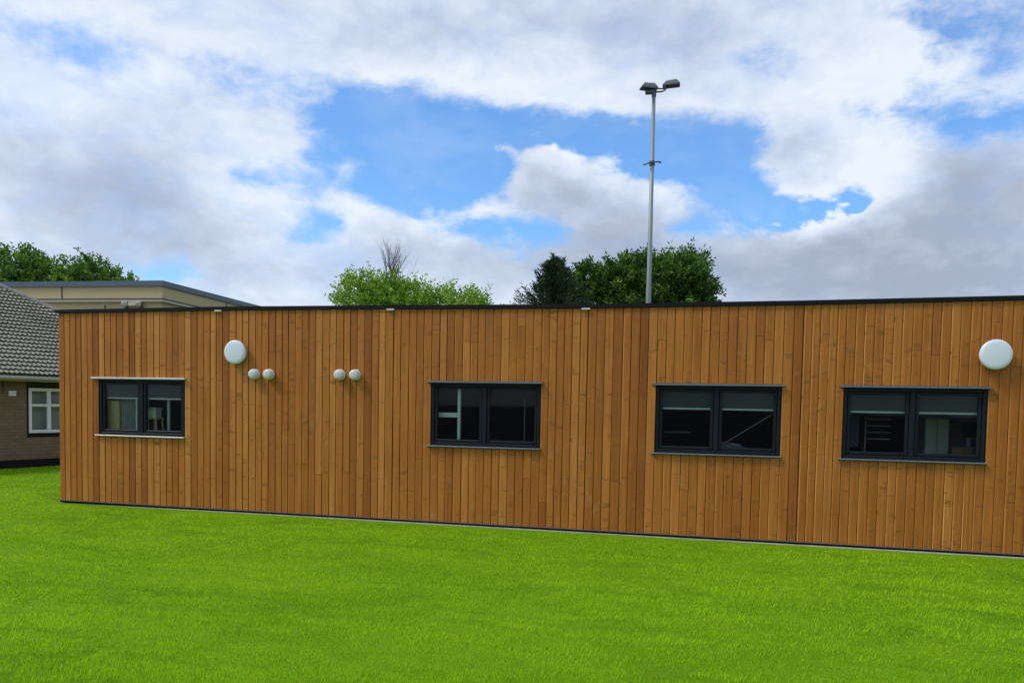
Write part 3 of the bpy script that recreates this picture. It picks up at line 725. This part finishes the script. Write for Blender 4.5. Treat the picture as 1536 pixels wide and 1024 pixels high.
# ------------------------------------------------------------------ ground and grass
def gz(x, y):
    return .012*np.sin(x*.9+y*.4)*np.cos(y*1.1-x*.3)
gx = np.linspace(-14, 24, 150); gy = np.linspace(-16, 12, 120)
X, Y = np.meshgrid(gx, gy); Zg = gz(X, Y)*np.clip((-Y)/1.0, 0, 1)*np.clip((-Y), 0, 1)
vs = [(x, y, z_) for x, y, z_ in zip(X.ravel(), Y.ravel(), Zg.ravel())]
nx, ny = len(gx), len(gy)
fs = [(j*nx+i, j*nx+i+1, (j+1)*nx+i+1, (j+1)*nx+i) for j in range(ny-1) for i in range(nx-1)]
# skirt out to the horizon
b0 = len(vs); BIG = 900; fs2 = []
vs += [(-BIG, -BIG, 0), (BIG, -BIG, 0), (BIG, BIG, 0), (-BIG, BIG, 0)]
bot = [i for i in range(nx)]; right = [j*nx+nx-1 for j in range(ny)]; topr = [(ny-1)*nx+i for i in range(nx)][::-1]; left = [j*nx for j in range(ny)][::-1]
for edge, (p, q) in zip((bot, right, topr, left), ((b0, b0+1), (b0+1, b0+2), (b0+2, b0+3), (b0+3, b0))):
    fs2.append([p, q]+edge[::-1])
me = bpy.data.meshes.new('lawn_ground'); me.from_pydata(vs[:b0], [], fs); me.update()
g_ = struct(link('lawn_ground', me, 'lawn', None, True))
me = bpy.data.meshes.new('ground'); me.from_pydata(vs, [], fs2); me.update()
struct(link('ground', me, 'far_ground', None))

def smooth_noise(x, y, seed, sc):
    r = np.random.default_rng(seed); g = r.uniform(-1, 1, (64, 64))
    u = (x*sc[0]) % 64; v = (y*sc[1]) % 64; i = np.floor(u).astype(int); j = np.floor(v).astype(int); fu = u-i; fv = v-j
    fu = fu*fu*(3-2*fu); fv = fv*fv*(3-2*fv); i1 = (i+1) % 64; j1 = (j+1) % 64; i %= 64; j %= 64
    return (g[i, j]*(1-fu)+g[i1, j]*fu)*(1-fv)+(g[i, j1]*(1-fu)+g[i1, j1]*fu)*fv
NB = 680000
az0, az1 = yaw-radians(42), yaw+radians(50)
aa = rng.uniform(az0, az1, NB); dd = np.exp(rng.uniform(np.log(3.6), np.log(26), NB))
bxp = CAM.x+np.sin(aa)*dd; byp = CAM.y+np.cos(aa)*dd
inb = (bxp > -.06) & (byp > -.075-.0*bxp)
loc_n = (bxp-P0.x)*nb.x+(byp-P0.y)*nb.y
ok = (~inb) & (loc_n < -.05)
bxp, byp, dd = bxp[ok], byp[ok], dd[ok]; n = len(bxp)
n1 = smooth_noise(bxp, byp, 1, (1.1, 2.6)); n2 = smooth_noise(bxp, byp, 2, (3.1, 7.5)); n3 = smooth_noise(bxp+9, byp, 3, (1.3, 5.6)); n4 = smooth_noise(bxp, byp, 4, (11, 17)); n5 = smooth_noise(bxp, byp, 8, (2.0, 3.0))
crease = np.exp(-((n3+.3*n4)/.24)**2)*np.clip(n1*1.3+.15+.5*n5, 0, 1)
hgt = .026*(1+.22*n1+.28*n2+.2*n4)*(1-.62*crease)*rng.uniform(.7, 1.25, n)
near = np.clip((-byp-.1)/.35, .35, 1); near = np.where(bxp > -.1, near, 1); hgt *= near
wd = .0030*np.clip(dd/5.0, 1, 3.2)*rng.uniform(.7, 1.3, n)
la = 2*pi*rng.uniform(0, 1, n)
lx = np.cos(la)*.5+.3*n2+.12; ly = np.sin(la)*.5+.28*n1-.15
sa = rng.uniform(0, pi, n); sx_, sy_ = np.cos(sa), np.sin(sa)
z0 = gz(bxp, byp)*np.clip(-byp, 0, 1)**2*(byp < 0)-.002
v = np.empty((n, 5, 3), np.float32)
v[:, 0] = np.stack([bxp-sx_*wd/2, byp-sy_*wd/2, z0], 1); v[:, 1] = np.stack([bxp+sx_*wd/2, byp+sy_*wd/2, z0], 1)
mx_, my_, mz_ = bxp+lx*hgt*.25, byp+ly*hgt*.25, z0+hgt*.6
v[:, 2] = np.stack([mx_+sx_*wd*.38, my_+sy_*wd*.38, mz_], 1); v[:, 3] = np.stack([mx_-sx_*wd*.38, my_-sy_*wd*.38, mz_], 1)
v[:, 4] = np.stack([bxp+lx*hgt*.85, byp+ly*hgt*.85, z0+hgt], 1)
me = bpy.data.meshes.new('grass'); me.vertices.add(5*n); me.vertices.foreach_set('co', v.ravel())
li = (np.arange(n)[:, None]*5+np.array([0, 1, 2, 3, 3, 2, 4])[None]).astype(np.int32)
me.loops.add(7*n); me.loops.foreach_set('vertex_index', li.ravel())
ls = (np.arange(n)[:, None]*7+np.array([0, 4])[None]).astype(np.int32)
me.polygons.add(2*n); me.polygons.foreach_set('loop_start', ls.ravel())
tn = np.repeat(np.clip(rng.normal(.5, .31, n)+.10*n2+.10*n4-.85*crease, 0, 1), 2).astype(np.float32)  # shade of the creases also put into the blade tone
a = me.attributes.new('tone', 'FLOAT', 'FACE'); a.data.foreach_set('value', tn)
me.update(calc_edges=True)
go = link('grass', me, 'grass'); go['kind'] = 'stuff'; go['label'] = 'short bright green lawn grass in front of the timber wall'; go['category'] = 'grass'

# ------------------------------------------------------------------ world: sky with layered clouds
SUN_EL, SUN_AZ = radians(50), radians(-116)
wd_ = bpy.data.worlds.new('World'); S.world = wd_; wd_.use_nodes = True; wt = wd_.node_tree; wt.nodes.clear(); T = NT(wt)
AZR, EL0, DE, NR, NSX = 40.0, 3.0, 1.3, 20, 64
AZN = yaw      # azimuth of the grid's middle (north of the cloud map)
def azel(px, py):
    d = ray(px, py).normalized(); return degrees(atan2(d.x, d.y)-AZN), degrees(asin(d.z))
main = [(450,125),(500,128),(545,126),(640,140),(700,158),(768,170),(818,168),(858,172),(893,178),(950,187),(1010,181),(1050,174),(1090,187),(1132,200),(1146,212),(1132,230),(1142,256),(1168,272),(1180,298),(1200,315),(1222,305),(1242,298),(1268,290),(1288,266),(1298,286),(1300,303),(1283,296),(1262,300),(1245,318),(1243,330),(1222,322),(1214,330),(1200,337),(1160,352),(1150,345),(1080,342),(1012,347),(1000,333),(1070,325),(1116,320),(1100,312),(1060,295),(1020,272),(1000,262),(965,248),(955,262),(930,256),(915,246),(895,232),(872,234),(862,236),(850,215),(825,199),(802,196),(788,202),(768,202),(748,214),(724,191),(714,206),(738,228),(766,242),(769,264),(750,288),(700,303),(652,316),(700,333),(740,338),(770,335),(800,331),(838,338),(838,366),(790,373),(740,370),(715,353),(690,345),(655,343),(640,325),(600,308),(545,298),(522,278),(460,270),(380,266),(352,260),(400,252),(455,262),(490,252),(470,236),(545,246),(566,236),(545,226),(500,226),(468,214),(470,180),(450,168),(490,158),(460,142)]
extra = [[(425,358),(432,350),(462,346),(442,322),(470,318),(500,335),(497,350),(462,357)],
         [(170,406),(230,401),(290,403),(282,411),(220,415)],
         [(1413,170),(1440,165),(1480,170),(1560,163),(1560,188),(1500,196),(1462,207),(1430,200),(1415,186)],
         [(600,292),(640,288),(662,291),(640,297)]]
half = [[(-10,42),(60,50),(130,50),(190,75),(160,112),(110,97),(60,62)], [(290,88),(350,95),(425,130),(440,150),(380,128),(310,110)],
        [(1130,88),(1172,80),(1166,106),(1135,103)], [(1403,72),(1440,88),(1490,92),(1560,88),(1560,120),(1500,116),(1450,106),(1418,90)], [(1340,0),(1560,0),(1560,70),(1440,60),(1380,40)],
        [(530,240),(566,238),(545,246)], [(1290,168),(1330,160),(1400,168),(1410,190),(1330,180)]]
def sdf(poly, x, y):
    P = np.array([azel(*p) for p in poly]); dmin = np.full(x.shape, 1e9); inside = np.zeros(x.shape, bool)
    for (x1, y1), (x2, y2) in zip(P, np.roll(P, -1, 0)):
        ex, ey = x2-x1, y2-y1; t = np.clip(((x-x1)*ex+(y-y1)*ey)/(ex*ex+ey*ey+1e-12), 0, 1)
        dmin = np.minimum(dmin, np.hypot(x-x1-t*ex, y-y1-t*ey))
        c_ = ((y1 > y) != (y2 > y)) & (x < (x2-x1)*(y-y1)/((y2-y1) if y2 != y1 else 1e-9)+x1); inside ^= c_
    return np.where(inside, dmin, -dmin)
ga = np.linspace(-AZR, AZR, NSX); ge = EL0+DE*np.arange(NR)
GA, GE = np.meshgrid(ga, ge)
sd = sdf(main, GA, GE)
for p in extra: sd = np.maximum(sd, sdf(p, GA, GE)+.12)
for p in half: sd = np.maximum(sd, np.minimum(sdf(p, GA, GE)*.6-.25, .05))
# cloud greyness: (px, py, rx, ry, amount)
blobs = [(150,310,150,65,.42),(60,270,80,60,.2),(240,330,90,60,.3),(210,210,60,40,.12),(330,170,120,60,.18),(60,60,120,50,.20),(620,60,120,35,.25),(560,50,60,30,.1),(760,20,250,40,.22),(900,30,120,30,.2),
         (640,380,90,40,.30),(560,350,60,30,.22),(800,265,60,45,.42),(860,300,110,45,.40),(930,330,100,40,.30),(820,390,160,40,.38),(970,395,160,35,.45),(1160,400,160,50,.55),(1300,400,160,60,.50),(1450,370,140,80,.50),(1400,280,60,60,.4),(1500,260,80,60,.42),(1200,230,50,35,.38),(1165,215,40,25,.22),
         (1480,430,160,40,.5),(1100,290,40,10,.1),(1060,60,110,50,.22),(1440,40,120,40,.35),(1190,180,60,30,.12),(400,410,150,30,.28),(100,400,160,30,.15),(470,310,60,20,.05)]
bright = [(1330,262,40,36,.75),(1385,70,50,40,.6),(1330,130,110,45,.28),(1240,150,110,40,.15),(1010,275,60,18,.3),(700,320,50,14,.35),(200,112,50,22,.4),(420,290,90,25,.35),(520,320,90,30,.25),(800,150,120,20,.35),(650,120,120,22,.35),(1215,325,26,14,.8),(1260,305,22,20,.8),(60,130,60,40,.35),(380,220,70,20,.25),(1120,370,60,16,.2),(60,340,40,40,.2),(1500,130,60,25,.35),(820,215,40,14,.35),(60,10,180,22,.25),(870,330,40,12,.2)]
sh_g = np.full(GA.shape, .20)
def gauss(px, py, rx, ry):
    a0, e0 = azel(px, py); s = 1/21.0
    return np.exp(-(((GA-a0)/(rx*s))**2+((GE-e0)/(ry*s))**2)*.8)
for px, py, rx, ry, am in blobs: sh_g = sh_g+.8*am*gauss(px, py, rx, ry)
for px, py, rx, ry, am in bright: sh_g = sh_g-am*gauss(px, py, rx, ry)
sh_g = np.clip(sh_g, 0, 1)
# crispness of the edges: cumulus heads crisp, the rest wispy
cr = np.full(GA.shape, .25)
for px, py, rx, ry, am in [(1260,310,70,50,.7),(810,215,90,50,.5),(960,270,120,40,.4),(1180,340,80,25,.5),(620,320,90,30,.3),(740,345,70,20,.3),(1400,400,170,50,.45),(1360,110,60,60,.4)]: cr += am*gauss(px, py, rx, ry)
cr = np.clip(cr, 0, 1)
RNG = 3.2
enc = np.clip(.5+sd/(2*RNG), 0, 1)
geo = T.node('ShaderNodeTexCoord').outputs['Generated']
dirn = T.vm('NORMALIZE', geo).outputs[0]
dx = T.vm('DOT_PRODUCT', dirn, (cos(AZN), -sin(AZN), 0)).outputs[1]
dy = T.vm('DOT_PRODUCT', dirn, (sin(AZN), cos(AZN), 0)).outputs[1]
dz = T.node('ShaderNodeSeparateXYZ', {0: dirn}).outputs[2]
azd = T.m('MULTIPLY', T.m('ARCTAN2', dx, dy), 180/pi); eld = T.m('MULTIPLY', T.m('ARCSINE', dz), 180/pi)
st3 = T.node('ShaderNodeMapping', {'Vector': dirn, 'Scale': (1, 1, 1.7)}).outputs[0]
nW = T.noise(st3, 9, 5, .58); nF = T.noise(st3, 26, 4, .60)
sW = T.node('ShaderNodeSeparateColor', {0: nW.outputs[1]}); sF = T.node('ShaderNodeSeparateColor', {0: nF.outputs[1]})
aw = T.m('ADD', azd, T.m('ADD', T.m('MULTIPLY', T.m('SUBTRACT', sW.outputs[0], .5), 2.2), T.m('MULTIPLY', T.m('SUBTRACT', sF.outputs[0], .5), 1.6)))
ew = T.m('ADD', eld, T.m('ADD', T.m('MULTIPLY', T.m('SUBTRACT', sW.outputs[1], .5), 1.5), T.m('MULTIPLY', T.m('SUBTRACT', sF.outputs[1], .5), 1.1)))
U = T.m('DIVIDE', T.m('ADD', aw, AZR), 2*AZR)
U1 = T.m('MULTIPLY', U, 2.0, clamp=True); U2 = T.m('SUBTRACT', T.m('MULTIPLY', U, 2.0), 1.0, clamp=True); sel = T.m('GREATER_THAN', U, .5)
V = T.m('DIVIDE', T.m('SUBTRACT', ew, EL0), DE); V = T.m('MINIMUM', T.m('MAXIMUM', V, 0.0), NR-1.0)
acc = None
us = np.linspace(0, 1, 32)
for r in range(NR):
    cols = []
    for hlf in (0, 1):
        uu = (hlf+us)/2; g_az = uu*2*AZR-AZR
        R_ = np.interp(g_az, ga, enc[r]); G_ = np.interp(g_az, ga, sh_g[r]); B_ = np.interp(g_az, ga, cr[r])
        cols.append(T.ramp(U1 if hlf == 0 else U2, [(float(u), (float(a_), float(b_), float(c_))) for u, a_, b_, c_ in zip(us, R_, G_, B_)]))
    row = T.mix(sel, cols[0], cols[1])
    wgt = T.m('SUBTRACT', 1.0, T.m('ABSOLUTE', T.m('SUBTRACT', V, float(r))), clamp=True)
    sc = T.node('ShaderNodeVectorMath', {0: row, 3: wgt}, operation='SCALE').outputs[0]
    acc = sc if acc is None else T.vm('ADD', acc, sc).outputs[0]
sp = T.node('ShaderNodeSeparateXYZ', {0: acc})
sdv = T.m('MULTIPLY', T.m('SUBTRACT', sp.outputs[0], .5), 2*RNG); shade = sp.outputs[1]; crisp = sp.outputs[2]
# generic clouds elsewhere in the dome
nG = T.noise(st3, 3.2, 5, .58).outputs[0]
edge = T.m('ADD', T.m('SUBTRACT', T.m('ABSOLUTE', azd), 36.0), 0.0)
outm = T.m('MAXIMUM', T.m('DIVIDE', edge, 6.0), T.m('DIVIDE', T.m('SUBTRACT', eld, 27.0), 4.0), clamp=True)
sd_g = T.m('MULTIPLY', T.m('SUBTRACT', nG, .56), 22.0)
sdv = T.m('ADD', T.m('MULTIPLY', sdv, T.m('SUBTRACT', 1.0, outm)), T.m('MULTIPLY', sd_g, outm))
shade = T.m('ADD', T.m('MULTIPLY', shade, T.m('SUBTRACT', 1.0, outm)), T.m('MULTIPLY', T.m('MULTIPLY', T.noise(st3, 2.3, 4).outputs[0], .7), outm))
# fine break-up of the edge
det = T.m('SUBTRACT', T.noise(st3, 22, 6, .68, .4).outputs[0], .5)
sdv2 = T.m('ADD', T.m('ADD', sdv, .30), T.m('MULTIPLY', det, T.m('SUBTRACT', 2.1, T.m('MULTIPLY', crisp, .9))))
vbn = T.node('ShaderNodeTexVoronoi', {'Vector': T.vm('ADD', st3, T.node('ShaderNodeVectorMath', {0: nF.outputs[1], 3: .05}, operation='SCALE').outputs[0]).outputs[0], 'Scale': 19.0, 'Detail': 2.0, 'Roughness': .5, 'Lacunarity': 2.1, 'Smoothness': .35}, feature='SMOOTH_F1').outputs['Distance']
bil = T.m('SUBTRACT', vbn, .90)
sdv2 = T.m('ADD', sdv2, T.m('MULTIPLY', bil, T.m('ADD', .14, T.m('MULTIPLY', crisp, 1.3))))
wdt = T.m('SUBTRACT', .95, T.m('MULTIPLY', crisp, .72))
al = T.node('ShaderNodeMapRange', {0: sdv2, 1: T.m('MULTIPLY', wdt, -1.0), 2: wdt, 3: 1.0, 4: 0.0}, interpolation_type='SMOOTHSTEP').outputs[0]
veil = T.m('MULTIPLY', T.ramp(T.noise(st3, 7, 4, .6, .3).outputs[0], [(.5, 0), (.8, 1)]), .22)
thin = T.m('MULTIPLY', T.ramp(T.noise(T.node('ShaderNodeMapping', {'Vector': dirn, 'Scale': (1, 1, 2.2)}).outputs[0], 10, 5, .64, .5).outputs[0], [(.42, 0), (.72, 1)]), T.m('SUBTRACT', .48, T.m('MULTIPLY', crisp, .7), clamp=True))
al = T.m('MULTIPLY', al, T.m('SUBTRACT', 1.0, thin))
al = T.m('MAXIMUM', al, veil)
# cloud colour
nS = T.noise(st3, 13, 5, .58, .3).outputs[0]; nS2 = T.noise(st3, 5, 5, .55).outputs[0]
nS3 = T.noise(st3, 34, 3, .6, .2).outputs[0]
s = T.m('ADD', T.m('ADD', T.m('ADD', shade, T.m('MULTIPLY', bil, T.m('ADD', .10, T.m('MULTIPLY', crisp, .5)))), T.m('MULTIPLY', T.m('SUBTRACT', nS3, .5), .22)), T.m('ADD', T.m('MULTIPLY', T.m('SUBTRACT', nS, .5), .42), T.m('MULTIPLY', T.m('SUBTRACT', nS2, .5), .3)))
nearE = T.node('ShaderNodeMapRange', {0: sdv2, 1: -1.6, 2: -.2, 3: 0.0, 4: .22}).outputs[0]
s = T.m('SUBTRACT', s, T.m('MULTIPLY', nearE, T.m('ADD', crisp, .2)), clamp=True)
ccol = T.ramp(s, [(0, (.84, .91, 1.0)), (.25, (.72, .80, .94)), (.5, (.57, .65, .81)), (.75, (.47, .53, .66)), (1, (.39, .45, .57))])
sky = T.node('ShaderNodeTexSky', sky_type='NISHITA', sun_disc=False, sun_elevation=SUN_EL, sun_rotation=SUN_AZ, altitude=50, air_density=1.2, dust_density=1.0, ozone_density=2.0)
skyb = T.vm('MULTIPLY', sky.outputs[0], (.95, 1.45, 2.0)).outputs[0]
cl10 = T.node('ShaderNodeVectorMath', {0: ccol, 3: 10.0}, operation='SCALE').outputs[0]
fin = T.mix(al, skyb, cl10)
# below the horizon: soft ground bounce colour
low = T.node('ShaderNodeMapRange', {0: dz, 1: -.02, 2: 0.0, 3: 1.0, 4: 0.0}).outputs[0]
fin = T.mix(low, fin, (1.3, 1.35, 1.3))
bgk = T.node('ShaderNodeBackground', {0: fin, 1: .1})
T.node('ShaderNodeOutputWorld', {0: bgk.outputs[0]})
wd_.cycles.sampling_method = 'MANUAL'; wd_.cycles.sample_map_resolution = 512

sun = bpy.data.lights.new('sun', 'SUN'); sun.energy = 2.3; sun.angle = radians(16); sun.color = (1, .96, .90)
so = bpy.data.objects.new('sun', sun); COL.objects.link(so)
sd_ = Vector((sin(SUN_AZ)*cos(SUN_EL), cos(SUN_AZ)*cos(SUN_EL), sin(SUN_EL)))
so.rotation_euler = sd_.to_track_quat('Z', 'Y').to_euler(); so.location = (0, -20, 30)

S.render.engine = 'CYCLES'
S.view_settings.view_transform = 'Standard'; S.view_settings.look = 'None'
S.view_settings.exposure = 0; S.view_settings.gamma = 1
S.cycles.transparent_max_bounces = 12
S.render.resolution_x = 1024; S.render.resolution_y = 682
